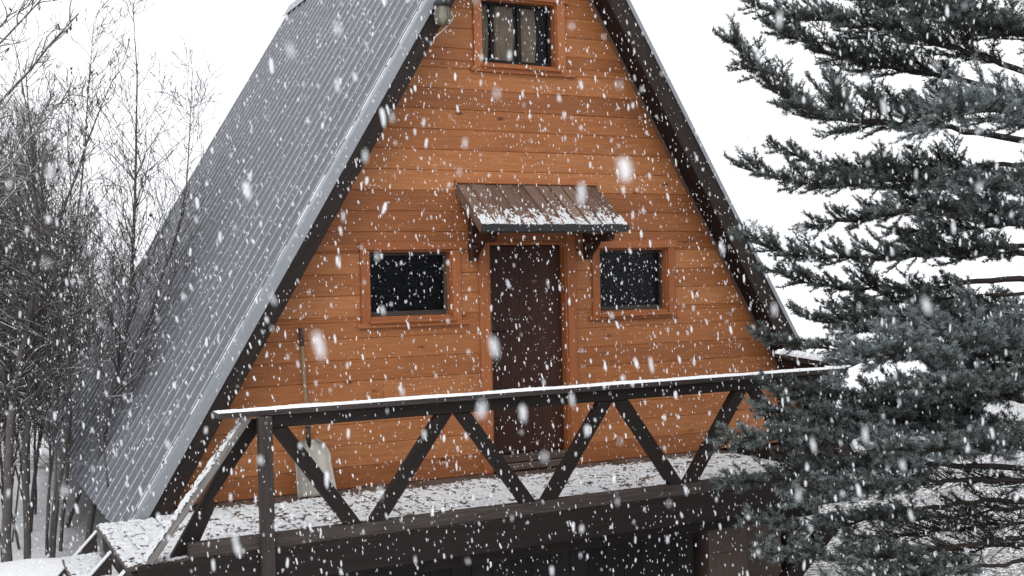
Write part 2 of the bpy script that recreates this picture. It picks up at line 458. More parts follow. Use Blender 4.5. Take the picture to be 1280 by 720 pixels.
# roof skin: trapezoid-ribbed sheet
PITCH, RW, RH = .275, .038, .024
def roof(s):
    prof = []                                # (y, height above the skin, material of the strip that starts here)
    y = -OV + .03
    prof.append((y, 0, 0)); yy = y + .10
    while yy < LB - .12:
        prof += [(yy, 0, 0), (yy + .012, RH, 1), (yy + RW, RH, 0), (yy + RW + .014, 0, 0), (yy + PITCH * .55, .0, 0), (yy + PITCH * .55 + .006, .006, 0), (yy + PITCH * .55 + .02, .006, 0), (yy + PITCH * .55 + .026, 0, 0)]
        yy += PITCH
    prof.append((LB, 0, 0))
    n_ = len(prof); vs, fs, mi = [], [], []
    us = np.linspace(.02, SL, 9); rr = np.random.default_rng(5)
    for u in us:
        for (y, h, _) in prof: vs.append(rq(s, u, y, -h))
    for i in range(len(us) - 1):
        for j in range(n_ - 1):
            q = (i * n_ + j, i * n_ + j + 1, (i + 1) * n_ + j + 1, (i + 1) * n_ + j)
            fs.append(q if s < 0 else q[::-1]); mi.append(prof[j][2])
    # underside so that the sheet has thickness
    o = len(vs)
    for u in (us[0], us[-1]):
        for y in (prof[0][0], prof[-1][0]): vs.append(rq(s, u, y, .012))
    fs.append((o, o + 1, o + 3, o + 2)); mi.append(0)
    fs.append((0, o, o + 2, (len(us) - 1) * n_)); mi.append(0)
    fs.append(tuple([(len(us) - 1) * n_ + j for j in range(n_)] + [o + 3, o + 2])); mi.append(0)
    raw('roof_sheet', np.array(vs), fs, [M['roof'], M['rib_snow']], cabin, False, np.array(vs), np.zeros(len(vs)), mi)
    # verge flashing along the front edge: a strip on top and a face turned down in front
    fl = MB(); c1 = (rq(s, .02, 0) + rq(s, SL, 0)) / 2
    fl.box((rq(s, SL / 2, -OV + .035, -.012)), (SLP[s], np.array([0, 1., 0]), NRM[s]), (SL / 2, .052, .006), .002)
    dd = .072 if s < 0 else .03
    fl.box((rq(s, SL / 2, -OV - .034, dd / 2 - .012)), (SLP[s], np.array([0, 1., 0]), NRM[s]), (SL / 2, .004, dd / 2 + .006), .002)
    fo = fl.build('verge_flashing', M['metal_grey'], cabin)
    sn = MB(); rr = random.Random(11)
    u = .05
    while u < SL - .1:                        # snow caught behind the flashing, in broken lengths
        L_ = rr.uniform(.05, .22)
        if rr.random() < .8:
            sn.box(rq(s, u + L_ / 2, -OV + .100 + rr.uniform(-.006, .006), -.008), (SLP[s], np.array([0, 1., 0]), NRM[s]), (L_ / 2, rr.uniform(.012, .024), rr.uniform(.008, .014)), .006)
        u += L_ * rr.uniform(.8, 1.3)
    sn.build('snow_line', M['granules'], fo)['kind'] = 'stuff'
    bb = MB(); bb.box(rq(s, SL / 2, -OV - .012, .112), (SLP[s], np.array([0, 1., 0]), NRM[s]), (SL / 2 - .01, .014, .095), .005)
    bb.build('bargeboard', M['dark'], cabin)
    sf = MB()
    for i in range(2):                        # soffit boards between bargeboard and wall, and the roof's inner lining
        sf.box(rq(s, SL / 2 + .05, -OV + .075 + i * .142, .150), (SLP[s], np.array([0, 1., 0]), NRM[s]), (SL / 2 - .1, .070, .010), .004)
    sf.box(rq(s, SL / 2 + .05, (LB) / 2, .150), (SLP[s], np.array([0, 1., 0]), NRM[s]), (SL / 2 - .1, LB / 2 - .03, .010), .004)
    sf.build('soffit', M['soffit'], cabin)
    tb = MB(); tb.box(rq(s, SL / 2, -.018, .178), (SLP[s], np.array([0, 1., 0]), NRM[s]), (SL / 2 - .35, .014, .013), .004)
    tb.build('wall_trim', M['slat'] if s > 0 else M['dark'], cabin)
roof(-1); roof(1)
rc = MB()
for s in (-1, 1):
    rc.box(rq(s, .11, (LB - OV) / 2, -.036), (np.array([0, 1., 0]), SLP[s], NRM[s]), ((LB + OV) / 2 - .03, .11, .006), .003)
rc.build('ridge_cap', M['metal_grey'], cabin)

# windows --------------------------------------------------------------
def window(x0, x1, z0, z1, apron, head, hx, curtain=None, label=None):
    """opening x0..x1, z0..z1; casing around it, pane set back, sash rail, sill and apron"""
    f = MB(); cw = .088
    f.aab(x0 - cw, x0, -.026, .02, z0 - .055, z1 + .004, .005, 2)
    f.aab(x1, x1 + cw, -.026, .02, z0 - .055, z1 + .004, .005, 2)
    f.aab(hx[0], hx[1], -.030, .02, z1 + .006, z1 + .006 + head, .005, 0)
    # reveals
    f.aab(x0, x0 + .012, .0, .15, z0, z1, .002, 2); f.aab(x1 - .012, x1, .0, .15, z0, z1, .002, 2)
    f.aab(x0 + .012, x1 - .012, .0, .15, z1 - .012, z1, .002, 0); f.aab(x0 + .012, x1 - .012, .02, .15, z0, z0 + .012, .002, 0)
    wo_ = f.build('window', M['trim'], cabin)
    if label: wo_['label'] = label
    s = MB(); s.aab(apron[0], apron[1], -.034, .02, apron[2], apron[3], .005, 0)
    s.aab(x0 - .02, x1 + .02, -.062, .02, z0 - .050, z0 - .020, .006, 0); s.build('sill', M['trim'], wo_)
    h = MB(); e = .028                         # sash: four rails
    h.aab(x0 + .012, x1 - .012, .088, .128, z0 + .012, z0 + .055, .004, 0); h.aab(x0 + .012, x1 - .012, .088, .128, z1 - .012 - e, z1 - .012, .004, 0)
    h.aab(x0 + .012, x0 + .012 + e, .088, .128, z0 + .055, z1 - .012 - e, .004, 2); h.aab(x1 - .012 - e, x1 - .012, .088, .128, z0 + .055, z1 - .012 - e, .004, 2)
    if curtain:
        for q in curtain['bars']: h.aab(q - .020, q + .020, .086, .118, z0 + .055, z1 - .012 - e, .004, 2)
    h.build('sash', M['dark'] if curtain else M['beam'], wo_)
    p = MB(); p.aab(x0 + .02, x1 - .02, .106, .110, z0 + .03, z1 - .02, .0005); p.build('pane', M['glass'], wo_)
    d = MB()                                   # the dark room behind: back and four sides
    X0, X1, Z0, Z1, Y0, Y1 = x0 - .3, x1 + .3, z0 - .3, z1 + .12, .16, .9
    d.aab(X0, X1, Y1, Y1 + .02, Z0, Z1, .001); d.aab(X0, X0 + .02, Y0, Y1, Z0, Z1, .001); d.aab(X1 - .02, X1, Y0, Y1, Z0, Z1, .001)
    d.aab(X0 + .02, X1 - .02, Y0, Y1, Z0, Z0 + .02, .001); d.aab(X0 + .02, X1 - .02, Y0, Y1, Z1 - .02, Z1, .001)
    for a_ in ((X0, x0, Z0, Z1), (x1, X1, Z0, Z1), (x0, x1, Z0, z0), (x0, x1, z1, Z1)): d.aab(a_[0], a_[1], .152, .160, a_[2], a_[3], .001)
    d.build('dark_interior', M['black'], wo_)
    if curtain:
        vs, fs = [], []
        for (a, b_) in curtain['panels']:
            o = len(vs); nx = 26
            for i in range(nx + 1):
                t_ = i / nx; x = a + (b_ - a) * t_
                yy = .150 + .012 * math.sin(t_ * 17 + a * 9) + .006 * math.sin(t_ * 41)
                for j in range(9):
                    z = z0 - .05 + (z1 - z0 + .08) * j / 8
                    vs.append((x + .01 * math.sin(j * .9 + t_ * 4), yy + .004 * math.sin(j * 2.1 + t_ * 9), z))
            for i in range(nx):
                for j in range(8): fs.append((o + i * 9 + j, o + (i + 1) * 9 + j, o + (i + 1) * 9 + j + 1, o + i * 9 + j + 1))
        co = raw('curtain', np.array(vs), fs, [M['curtain']], wo_, True)
        sd = co.modifiers.new('thickness', 'SOLIDIFY'); sd.thickness = .004
window(-1.215, -.40, 1.515, 2.125, (-1.345, -.24, 1.425, 1.470), .075, (-1.31, -.235), label='left lower window with a dark pane')
window(1.21, 2.035, 1.49, 2.125, (1.078, 2.143, 1.412, 1.450), .075, (1.10, 2.14), label='right lower window with a dark pane')
window(-.035, .785, 3.905, 4.53, (-.16, .985, 3.815, 3.862), .08, (-.16, .92),
       dict(bars=(.125, .42), panels=((-.09, .10), (.17, .385), (.46, .63))), label='upper window with tan curtains')

# door -----------------------------------------------------------------
fr = MB()
fr.aab(-.125, -.018, -.028, .03, .0, 2.26, .006, 2); fr.aab(.835, .935, -.028, .03, .0, 2.26, .006, 2)
fr.aab(-.125, .935, -.030, .03, 2.262, 2.36, .006, 0)
fr.aab(-.018, .0, -.01, .16, .0, 2.2, .003, 2); fr.aab(.817, .835, -.01, .16, .0, 2.2, .003, 2); fr.aab(0, .817, -.01, .16, 2.17, 2.2, .003, 0)
fro = fr.build('door_frame', M['trim'], cabin)
th = MB(); th.aab(.002, .815, -.045, .12, .085, .150, .008, 0); th.aab(-.02, .835, -.075, .12, .012, .08, .008, 0)
th.build('threshold', M['deck'], fro)
dr = MB(); dr.aab(.004, .812, .118, .150, .155, 2.168, .003, 2)
nb = 7; wdt = (.808 - .014) / nb
for i in range(nb): dr.aab(.010 + i * wdt, .010 + (i + 1) * wdt - .001, .078, .118, .16, 2.16, .003, 2)
dro = dr.build('door', M['door'], cabin)
kb_ = MB(); kb_.aab(.028, .062, .066, .078, 1.18, 1.42, .004, 2); kb_.tube([(.045, .066, 1.35), (.045, .03, 1.35), (.06, .022, 1.35), (.16, .022, 1.345)], .009, 8)
kb_.build('door_handle', M['hardware'], dro, True)

# canopy over the door ---------------------------------------------------
cx0, cx1 = -.345, 1.19; cy1, cz0, cz1 = -.56, 2.325, 2.745
d_ = np.array([0, cy1, cz0 - cz1]); cl = np.linalg.norm(d_); d_ /= cl; cn = np.cross(np.array([1., 0, 0]), d_); cn = cn if cn[2] > 0 else -cn
cs = MB(); nb = 11; sw = (cx1 - cx0) / nb; P0 = np.array([0, -.012, cz1])
for i in range(nb):
    c = P0 + d_ * cl / 2 + np.array([cx0 + (i + .5) * sw, 0, 0]) + cn * (.004 if i % 2 else 0)
    cs.box(c, (d_, np.array([1., 0, 0]), cn), (cl / 2, sw / 2 - .004, .011), .004)
    if i: cs.box(P0 + d_ * cl / 2 + np.array([cx0 + i * sw, 0, 0]) + cn * .018, (d_, np.array([1., 0, 0]), cn), (cl / 2 - .004, .009, .006), .003)
for x in (cx0 + .018, cx1 - .018): cs.box(P0 + d_ * cl / 2 + np.array([x, 0, 0]) - cn * .045, (d_, np.array([1., 0, 0]), cn), (cl / 2 - .01, .018, .030), .004)
can = cs.build('door_canopy', M['slat'], cabin)
tb = MB(); tb.aab(cx0 - .01, cx1 + .0, -.05, -.003, cz1 + .005, cz1 + .045, .006, 0); tb.build('top_batten', M['trim'], can)
gt = MB(); gt.aab(cx0 - .005, cx1 + .012, cy1 - .035, cy1 - .005, cz0 - .055, cz0 + .010, .004, 0); gt.build('edge_strip', M['gutter'], can)
for x in (-.20, 1.045):
    br = MB(); xw = .036
    br.aab(x - xw, x + xw, -.10, -.03, 2.02, 2.66, .008, 2)                    # post on the wall
    arm = [(-.10, 2.185), (-.46, 2.185), (-.50, 2.20), (-.515, 2.225), (-.50, 2.262), (-.10, 2.262)]
    br.prism([(x - xw, y, z) for y, z in arm], (2 * xw, 0, 0), grain=((0, 1, 0), (1, 0, 0), (0, 0, 1)))
    br.beam((x, -.10, 2.07), (x, -.27, 2.19), 2 * xw - .02, .05, (1, 0, 0))
    br.build('bracket', M['door'], can)
pb = MB(); pb.aab(cx0 + .04, cx1 - .04, -.50, -.42, 2.264, 2.320, .006, 0); pb.build('purlin', M['panel'], can)

def patchy_snow(name, P, U, V, nu, nv, dens, hgt, seed, parent, m, nrm=(0, 0, 1)):
    """lumps of granular snow on the sheet P + u U + v V: a fine grid whose cells are kept where 'dens' allows"""
    rg = np.random.default_rng(seed); P, U, V, nrm = (np.asarray(q, float) for q in (P, U, V, nrm))
    def smooth(a, n_):
        for _ in range(n_):
            a = (a + np.roll(a, 1, 0) + np.roll(a, -1, 0) + np.roll(a, 1, 1) + np.roll(a, -1, 1)) / 5
        return (a - a.mean()) / a.std()
    field = .95 * smooth(rg.standard_normal((nu + 1, nv + 1)), 1) + .5 * smooth(rg.standard_normal((nu + 1, nv + 1)), 14)
    u = np.linspace(0, 1, nu + 1)[:, None] * np.ones((1, nv + 1)); v = np.linspace(0, 1, nv + 1)[None] * np.ones((nu + 1, 1))
    e = field + dens(u, v)
    h = hgt * np.sqrt(np.clip(e, 0, 3)) * (1 + .3 * rg.standard_normal(e.shape)) - .004 * (e < 0)
    uj = u + rg.uniform(-.35, .35, u.shape) / nu; vj = v + rg.uniform(-.35, .35, v.shape) / nv
    pts = P + uj[..., None] * U + vj[..., None] * V + h[..., None] * nrm
    idx = np.arange((nu + 1) * (nv + 1)).reshape(nu + 1, nv + 1)
    keep = np.maximum.reduce([e[:-1, :-1], e[1:, :-1], e[1:, 1:], e[:-1, 1:]]) > 0
    f = np.stack([idx[:-1, :-1], idx[1:, :-1], idx[1:, 1:], idx[:-1, 1:]], -1)[keep]
    used = np.unique(f); mp = -np.ones(idx.size, int); mp[used] = np.arange(len(used))
    f = mp[f]
    if np.cross(U, V) @ nrm < 0: f = f[:, ::-1]
    o = raw(name, pts.reshape(-1, 3)[used], f, [m], parent, True); o['kind'] = 'stuff'
    return o
patchy_snow('snow_patches', P0 + d_ * cl + np.array([cx0, 0, 0]) + cn * .016, (cx1 - cx0, 0, 0), -d_ * cl, 250, 82,
            lambda u, v: 0.85 - 6.5 * v + .45 * np.sin(u * 19) * np.sin(u * 7), .005, 3, can, M['granules'], cn)

# ------------------------------------------------------------------ deck
DX0, DX1, DY0, DY1 = -3.64, 2.62, -1.93, -.004
deck = thing('porch_deck', 'raised plank deck under thin patchy snow along the cabin front', 'deck', ((DX0 + DX1) / 2, -1, -1.5))
db = MB(); bw = .145; x = DX0
while x < DX1 - .02:
    x2 = min(x + bw, DX1)
    y1 = DY1 if x > rp(-1, 0, 0) + .12 else -OV - .045
    db.aab(x, x2 - .007, DY0, y1, -.036, 0, .004, 1); x += bw
db.build('deck_boards', M['deck'], deck)
jb = MB()
jb.aab(DX0 + .03, DX1 - .03, DY0 + .015, DY0 + .075, -.215, -.040, .006, 0)
jb.aab(DX0 + .25, DX1 - .1, DY0 + .28, DY0 + .42, -.40, -.218, .006, 0)
for q in np.arange(DX0 + .035, DX1, .62): jb.aab(q, q + .06, DY0 + .078, -.40, -.20, -.040, .005, 1)
fb = MB(); fb.aab(DX0 + .06, DX1, DY0 - .026, DY0 - .003, -.235, -.006, .004, 0, .30); fb.build('fascia', M['dark'], deck)
jb.build('joist_frame', M['dark'], deck)
bs = MB()
for i in range(26):                          # board skirting that closes the space below
    xa = DX0 + .35 + i * .18
    if xa + .176 > 1.36: break
    bs.aab(xa, xa + .176, -1.50, -1.47, -2.3, -.36, .004, 2)
bs.build('skirting', M['charcoal'], deck)
pl = MB(); pl.aab(1.36, 1.785, -1.52, -1.10, -2.3, -.36, .006, 2); pl.aab(1.355, 1.79, -1.526, -1.095, -.66, -.645, .003, 0)
pl.build('support_pillar', M['panel'], deck)
pl = MB(); pl.aab(1.86, 2.02, -1.50, -.4, -2.3, -.36, .006, 2)
stt = MB(); stt.beam((2.60, -1.80, -.40), (1.86, -1.80, -1.02), .10, .14); stt.build('strut', M['dark'], deck)
def dk(u, v):
    y = DY0 + (DY1 - DY0) * v; x = DX0 + (DX1 - DX0) * u
    d = .02 + .25 * np.sin(x * 1.9) * np.cos(y * 3)
    d = d - 3.2 * sstep(-.34, -.14, y + .05 * np.sin(x * 5)) + .40 * (1 - sstep(-3.3, -2.0, x))
    seam = np.abs(((x - DX0) / bw + .5) % 1 - .5) * bw
    return d - 1.5 * (seam < .007) - 9 * ((x < rp(-1, 0) + .13) & (y > -OV - .06))
patchy_snow('snow_patches', (DX0, DY0, .0015), (DX1 - DX0, 0, 0), (0, DY1 - DY0, 0), 560, 170, dk, .007, 8, deck, M['granules'])

# railing --------------------------------------------------------------
rail = thing('porch_railing', 'dark timber railing of slanted braces with a snow-lined top rail', 'railing', (-.3, -1.9, 0))
YR = -1.90; FT = .075                         # brace plane and thickness
tr_ = MB(); tr_.aab(-3.03, 2.56, YR - .085, YR + .055, .932, .972, .005, 0, .55); tro = tr_.build('top_rail', M['beam'], rail)
sc = MB()
rr = random.Random(4); x = -3.03
vs, fs = [], []; nx = 360                     # a low ridge of snow lying on the rail
for i in range(nx + 1):
    x = -3.035 + 5.60 * i / nx; jt = lambda a: rr.uniform(-a, a)
    hh = .014 + .003 * math.sin(x * 7) + jt(.003)
    vs += [(x, YR - .088 + jt(.004), .972), (x, YR - .080 + jt(.004), .972 + hh * .75), (x, YR - .02, .972 + hh), (x, YR + .045 + jt(.004), .972 + hh * .7), (x, YR + .057, .972)]
for i in range(nx):
    for j in range(4): fs.append((i * 5 + j, (i + 1) * 5 + j, (i + 1) * 5 + j + 1, i * 5 + j + 1))
fs += [(0, 1, 2, 3, 4), tuple(nx * 5 + j for j in (4, 3, 2, 1, 0))]
raw('snow_cap', np.array(vs), fs, [M['snow']], tro, True)['kind'] = 'stuff'
ub = MB(); ub.aab(-2.66, 2.55, YR - .035, YR + .03, .838, .930, .005, 0, .25); ub.build('upper_beam', M['dark'], rail)
bo = MB(); bo.aab(-3.24, 1.0, YR - .045, YR + .045, .004, .100, .006, 0, .62); bo.aab(1.004, 2.58, YR - .045, YR + .045, .004, .100, .006, 0, .35); bo.build('bottom_rail', M['beam'], rail)
po = MB(); po.aab(-2.765, -2.672, YR - .125, YR - .047, -2.2, .930, .006, 2, .45); pst = po.build('post', M['beam'], rail)
bt = MB(); bt.tube([(-2.718, YR - .123, .885), (-2.718, YR - .134, .885)], .016, 10); bt.build('bolt', M['lamp_metal'], pst, True)
po = MB(); po.aab(2.44, 2.54, YR + .047, YR + .125, .004, .930, .006, 2, .3); po.build('post', M['beam'], rail)
br_ = [(-2.600, .835, -2.075, .102), (-1.345, .835, -1.890, .102), (-1.190, .835, -.650, .102), (.072, .835, -.460, .102), (.225, .835, .745, .102), (1.430, .835, .890, .102), (1.585, .835, 2.12, .102), (2.38, .835, 2.20, .102)]
for i, (xa, za, xb, zb) in enumerate(br_):
    # brace cut level at both ends: a parallelogram with thickness
    hw = .062 if i < 6 else .055
    b_ = MB(); a = np.array([xa - xb, 0, za - zb]); a /= np.linalg.norm(a)
    b_.prism([(xa - hw, YR - FT / 2, za), (xa + hw, YR - FT / 2, za), (xb + hw, YR - FT / 2, zb), (xb - hw, YR - FT / 2, zb)], (0, FT, 0), .3 + .08 * (i % 3), 0, (a, (0, 1, 0), np.cross(a, (0, 1, 0))))
    b_.build('brace', M['dark'], rail)
b_ = MB(); a = np.array([.36, 0, .76]); a /= np.linalg.norm(a)
b_.prism([(-3.345, YR + .06, .004), (-3.19, YR + .06, .004), (-3.045, YR + .06, .30), (-3.050, YR + .06, .37), (-2.66, YR + .06, .90), (-2.80, YR + .06, .90)], (0, .05, 0), .45, 0, (a, (0, 1, 0), np.cross(a, (0, 1, 0))))
b_.build('brace', M['dark'], rail)['label'] = 'broad dark end brace'
b_ = MB(); b_.beam((-3.50, YR + .01, .006), (-2.815, YR + .01, .925), .13, .045, rnd=.95); bo_ = b_.build('brace', M['grey'], rail); bo_['label'] = 'pale frosted outer end brace'
# a little snow lying on the pale brace
a = np.array([.685, 0, .919]); a /= np.linalg.norm(a); up = np.array([-a[2], 0, a[0]])
patchy_snow('snow_patches', np.array([-3.50, YR - .052, .006]) + up * .0235, np.array([.685, 0, .919]), (0, .124, 0), 150, 16,
            lambda u, v: .9 - 1.3 * u + .4 * np.sin(u * 23), .006, 5, bo_, M['granules'], up)
for (xa, za, xb, zb) in [br_[1], br_[3], br_[5]]: pass
# side return towards the house
sr = MB(); sr.beam((2.56, -1.86, 1.005), (2.98, -.62, 1.005), .14, .04, (1, 0, 0), rnd=.4); sr.build('side_rail', M['beam'], rail)
sr = MB(); sr.beam((2.575, -1.82, .90), (2.98, -.62, .90), .05, .12, (1, 0, 0), rnd=.3); sr.build('side_beam', M['dark'], rail)
sr = MB(); sr.aab(2.93, 3.02, -.70, -.61, -1.8, .98, .005, 2); sr.build('post', M['dark'], rail)
sr = MB(); sr.aab(2.66, 2.73, -1.54, -1.47, .0, .98, .005, 2); sr.build('post', M['dark'], rail)
ax_ = np.array([.42, 1.24, 0]); sd_ = np.array([1.24, -.42, 0]); sd_ /= np.linalg.norm(sd_)
patchy_snow('snow_cap', np.array([2.56, -1.86, 1.026]) - sd_ * .07, ax_, sd_ * .14, 90, 12, lambda u, v: 2.0 + 0 * u - 6 * (np.abs(v - .5) > .47), .020, 6, rail, M['snow'])
sb = MB(); sb.aab(2.56, 2.60, -1.85, -.3, .004, .12, .004, 1); sb.build('side_bottom_rail', M['dark'], rail)

# steps at the left end ---------------------------------------------------
st = thing('porch_steps', 'short snowy wooden steps going down from the left end of the deck', 'steps', (-4.0, -1.2, -.7))
for y in (-.47, -1.26, -1.90):
    s_ = MB(); s_.prism([(DX0 - .012, y - .02, -.03), (DX0 - .62, y - .02, -.66), (DX0 - .62, y - .02, -.90), (DX0 - .012, y - .02, -.33)], (0, .045, 0), .4, 0, ((.68, 0, .73), (0, 1, 0), (-.73, 0, .68)))
    s_.build('stringer', M['beam'], st)
    s_ = MB(); s_.beam((DX0 - .012, y, -.028), (DX0 - .60, y, -.640), .052, .012, (0, 1, 0)); so_ = s_.build('snow_strip', M['granules'], st); so_['kind'] = 'stuff'
for i in range(3):
    zt = -.20 - .19 * i; xt = DX0 - .27 - .185 * i
    for (ya, yb) in ((-1.235, -.50), (-1.875, -1.29)):
        s_ = MB(); s_.aab(xt, xt + .26, ya, yb, zt - .04, zt, .005, 1)
        s_.build('tread', M['deck'], st)
        o = patchy_snow('snow_patches', (xt, ya, zt + .001), (.26, 0, 0), (0, yb - ya, 0), 26, 70, lambda u, v: 1.0 + 0 * u, .008, 20 + i, st, M['granules'])

# ------------------------------------------------------------------ shovel and lamp
sh = thing('snow_shovel', 'snow shovel with a pale metal blade and wooden handle leaning on the wall', 'shovel', (-1.87, -.2, 0))
hd = MB(); hd.tube([(-1.845, -.115, .42), (-1.853, -.075, .85), (-1.862, -.035, 1.30)], [.018, .017, .016], 10); hd.build('handle', M['handle'], sh, True)
hd = MB(); hd.tube([(-1.862, -.035, 1.30), (-1.866, -.030, 1.40), (-1.868, -.028, 1.455)], [.019, .021, .019], 10); hd.build('grip', M['panel'], sh, True)
hd = MB(); hd.tube([(-1.846, -.112, .41), (-1.847, -.098, .60)], [.023, .021], 10); hd.build('socket', M['rubber'], sh, True)
vs, fs = [], []
nu_, nv_ = 18, 18                            # scooped blade with raised sides and a rounded shoulder
for j in range(nv_ + 1):
    v = j / nv_; z = .018 + .46 * v
    wdt = .200 - .03 * v if v < .62 else (.200 - .0186) * math.sqrt(max(0, 1 - ((v - .62) / .40) ** 2)) * .99 + .012
    for i in range(nu_ + 1):
        u = i / nu_ * 2 - 1
        vs.append((-1.842 + u * wdt * .86 - .006, -.30 + .19 * v - .055 * abs(u) ** 3 + .03 * (1 - u * u) * (1 - v) * .5, z + .012 * abs(u)))
for j in range(nv_):
    for i in range(nu_): q = j * (nu_ + 1) + i; fs.append((q, q + 1, q + nu_ + 2, q + nu_ + 1))
bo = raw('blade', np.array(vs), fs, [M['alu']], sh, True); md = bo.modifiers.new('thickness', 'SOLIDIFY'); md.thickness = .006
rv = MB()
for x in (-1.885, -1.845): rv.beam((x, -.262, .16), (x, -.228, .24), .008, .010, (1, 0, 0))
rv.build('blade_rib', M['lamp_metal'], bo)

LX, LY, LZ = -.625, -.445, 4.215
lp = thing('wall_lantern', 'small glass lantern with a looped cable on the roof edge high beside the upper window', 'lamp', (LX, LY, LZ))
g = MB(); g.tube([(LX, LY, LZ - .095), (LX, LY, LZ - .085), (LX, LY, LZ - .04), (LX, LY, LZ + .045), (LX, LY, LZ + .075)], [.05, .066, .074, .074, .060], 16); g.build('glass_jar', M['lampglass'], lp, True)
g = MB(); g.tube([(LX, LY, LZ + .072), (LX, LY, LZ + .11), (LX, LY, LZ + .14)], [.082, .078, .04], 16); g.build('cap', M['gutter'], lp, True)
g = MB(); g.beam((LX, LY, LZ + .12), (LX - .02, -.335, LZ + .12), .03, .03, (0, 0, 1)); g.build('arm', M['gutter'], lp)
g = MB(); g.tube([(LX, LY, LZ + .07), (LX, LY, LZ + .02), (LX, LY, LZ - .03), (LX, LY, LZ - .065)], [.022, .022, .03, .012], 10); g.build('bulb', M['cable'], lp, True)
cb = [(.05, 0, .10), (.09, .03, .16), (.03, .05, .10), (.10, .06, .055), (.135, .06, .0), (.095, .07, -.065), (.02, .08, -.135), (-.045, .095, -.19), (-.05, .11, -.24)]
g = MB(); g.tube([(LX + a, LY + b_, LZ + c) for a, b_, c in cb], .0055, 6); g.build('cable', M['cable'], lp, True)

# ------------------------------------------------------------------ trees
def tubes(paths, n_=4):
    """many tapering tubes [(points Nx3, radii N)] as one vertex and quad array"""
    V, F, o = [], [], 0
    for pts, rad in paths:
        pts = np.asarray(pts, float); rad = np.asarray(rad, float); k = len(pts)
        T = np.gradient(pts, axis=0); T /= np.linalg.norm(T, axis=1)[:, None] + 1e-9
        ref = np.array([1., 0, 0]) if abs(T[0, 0]) < .7 else np.array([0, 1., 0])
        U = ref - T * (T @ ref)[:, None]; U /= np.linalg.norm(U, axis=1)[:, None] + 1e-9; Wv = np.cross(T, U)
        a = np.arange(n_) * 2 * math.pi / n_
        ring = pts[:, None] + rad[:, None, None] * (np.cos(a)[None, :, None] * U[:, None] + np.sin(a)[None, :, None] * Wv[:, None])
        V.append(ring.reshape(-1, 3))
        i = np.arange(k - 1)[:, None] * n_; j = np.arange(n_)[None]; j2 = (j + 1) % n_
        F.append(np.stack([i + j, i + j2, i + n_ + j2, i + n_ + j], -1).reshape(-1, 4) + o); o += k * n_
    return np.concatenate(V), np.concatenate(F)

def wander(rg, p, d, L, n_, wob, up):
    pts = [np.array(p, float)]; d = np.array(d, float); d /= np.linalg.norm(d)
    for _ in range(n_):
        d = d + rg.normal(0, wob, 3) + np.array([0, 0, up]); d /= np.linalg.norm(d)
        pts.append(pts[-1] + d * L / n_)
    return np.array(pts)

def sapling(seed, x, y, H, r0, lean=(0, 0), dens=1.0, clusters=0, label='', group=None, first=.12):
    rg = np.random.default_rng(seed); z0 = float(ground_z(x, y)) - .08
    nm = thing('bare_sapling', label, 'tree', (x, y, z0), group)
    n_ = 14; tp = [np.array([x, y, z0])]; d = np.array([lean[0], lean[1], 1.0])
    for i in range(n_):
        d = d + np.array([rg.normal(0, .055), rg.normal(0, .055), .04]); d /= np.linalg.norm(d); tp.append(tp[-1] + d * H / n_)
    tp = np.array(tp); tr = r0 * (1 - np.linspace(0, 1, n_ + 1) ** 1.1 * .9)
    v, f = tubes([(tp, tr)], 7); raw('trunk', v, f, [M['bark']], nm, True)
    paths, ends = [], []
    def br(p, d, L, r, lev):
        k = 5 if lev < 2 else 3
        pts = wander(rg, p, d, L, k, .16 if lev < 2 else .2, .09)
        paths.append((pts, r * np.linspace(1, .35, k + 1)))
        if lev >= 3 or L < .12: ends.append((pts[-1], pts[-1] - pts[-2])); return
        m_ = max(2, int(L / (.17 if lev else .20) * dens))
        for _ in range(m_):
            t_ = rg.uniform(.15, 1.0); i = min(int(t_ * k), k - 1); q = pts[i] + (pts[i + 1] - pts[i]) * (t_ * k - i)
            a = pts[i + 1] - pts[i]; a /= np.linalg.norm(a)
            e = rg.normal(0, 1, 3); e -= a * (a @ e); e /= np.linalg.norm(e); e[2] = e[2] * .6 + .2
            br(q, a * rg.uniform(.5, 1.0) + e * rg.uniform(.4, .85), L * rg.uniform(.28, .58), r * .56, lev + 1)
    nb_ = int(H * 11.5 * dens)
    for _ in range(nb_):
        t_ = first + (1 - first) * rg.random() ** .9; i = min(int(t_ * n_), n_ - 1); q = tp[i] + (tp[i + 1] - tp[i]) * (t_ * n_ - i)
        az = rg.uniform(0, 2 * math.pi); el = rg.uniform(.35, 1.1)
        br(q, (math.cos(az) * math.cos(el), math.sin(az) * math.cos(el), math.sin(el)), H * rg.uniform(.10, .24) * (1.15 - .75 * t_), max(.0035, tr[i] * .42), 1)
    v, f = tubes([(p, np.maximum(r, .0028)) for p, r in paths], 3)
    o = raw('branches', v, f, [M['twig']], nm, True)
    if clusters:
        leaves(rg, ends, clusters, nm)
    return nm

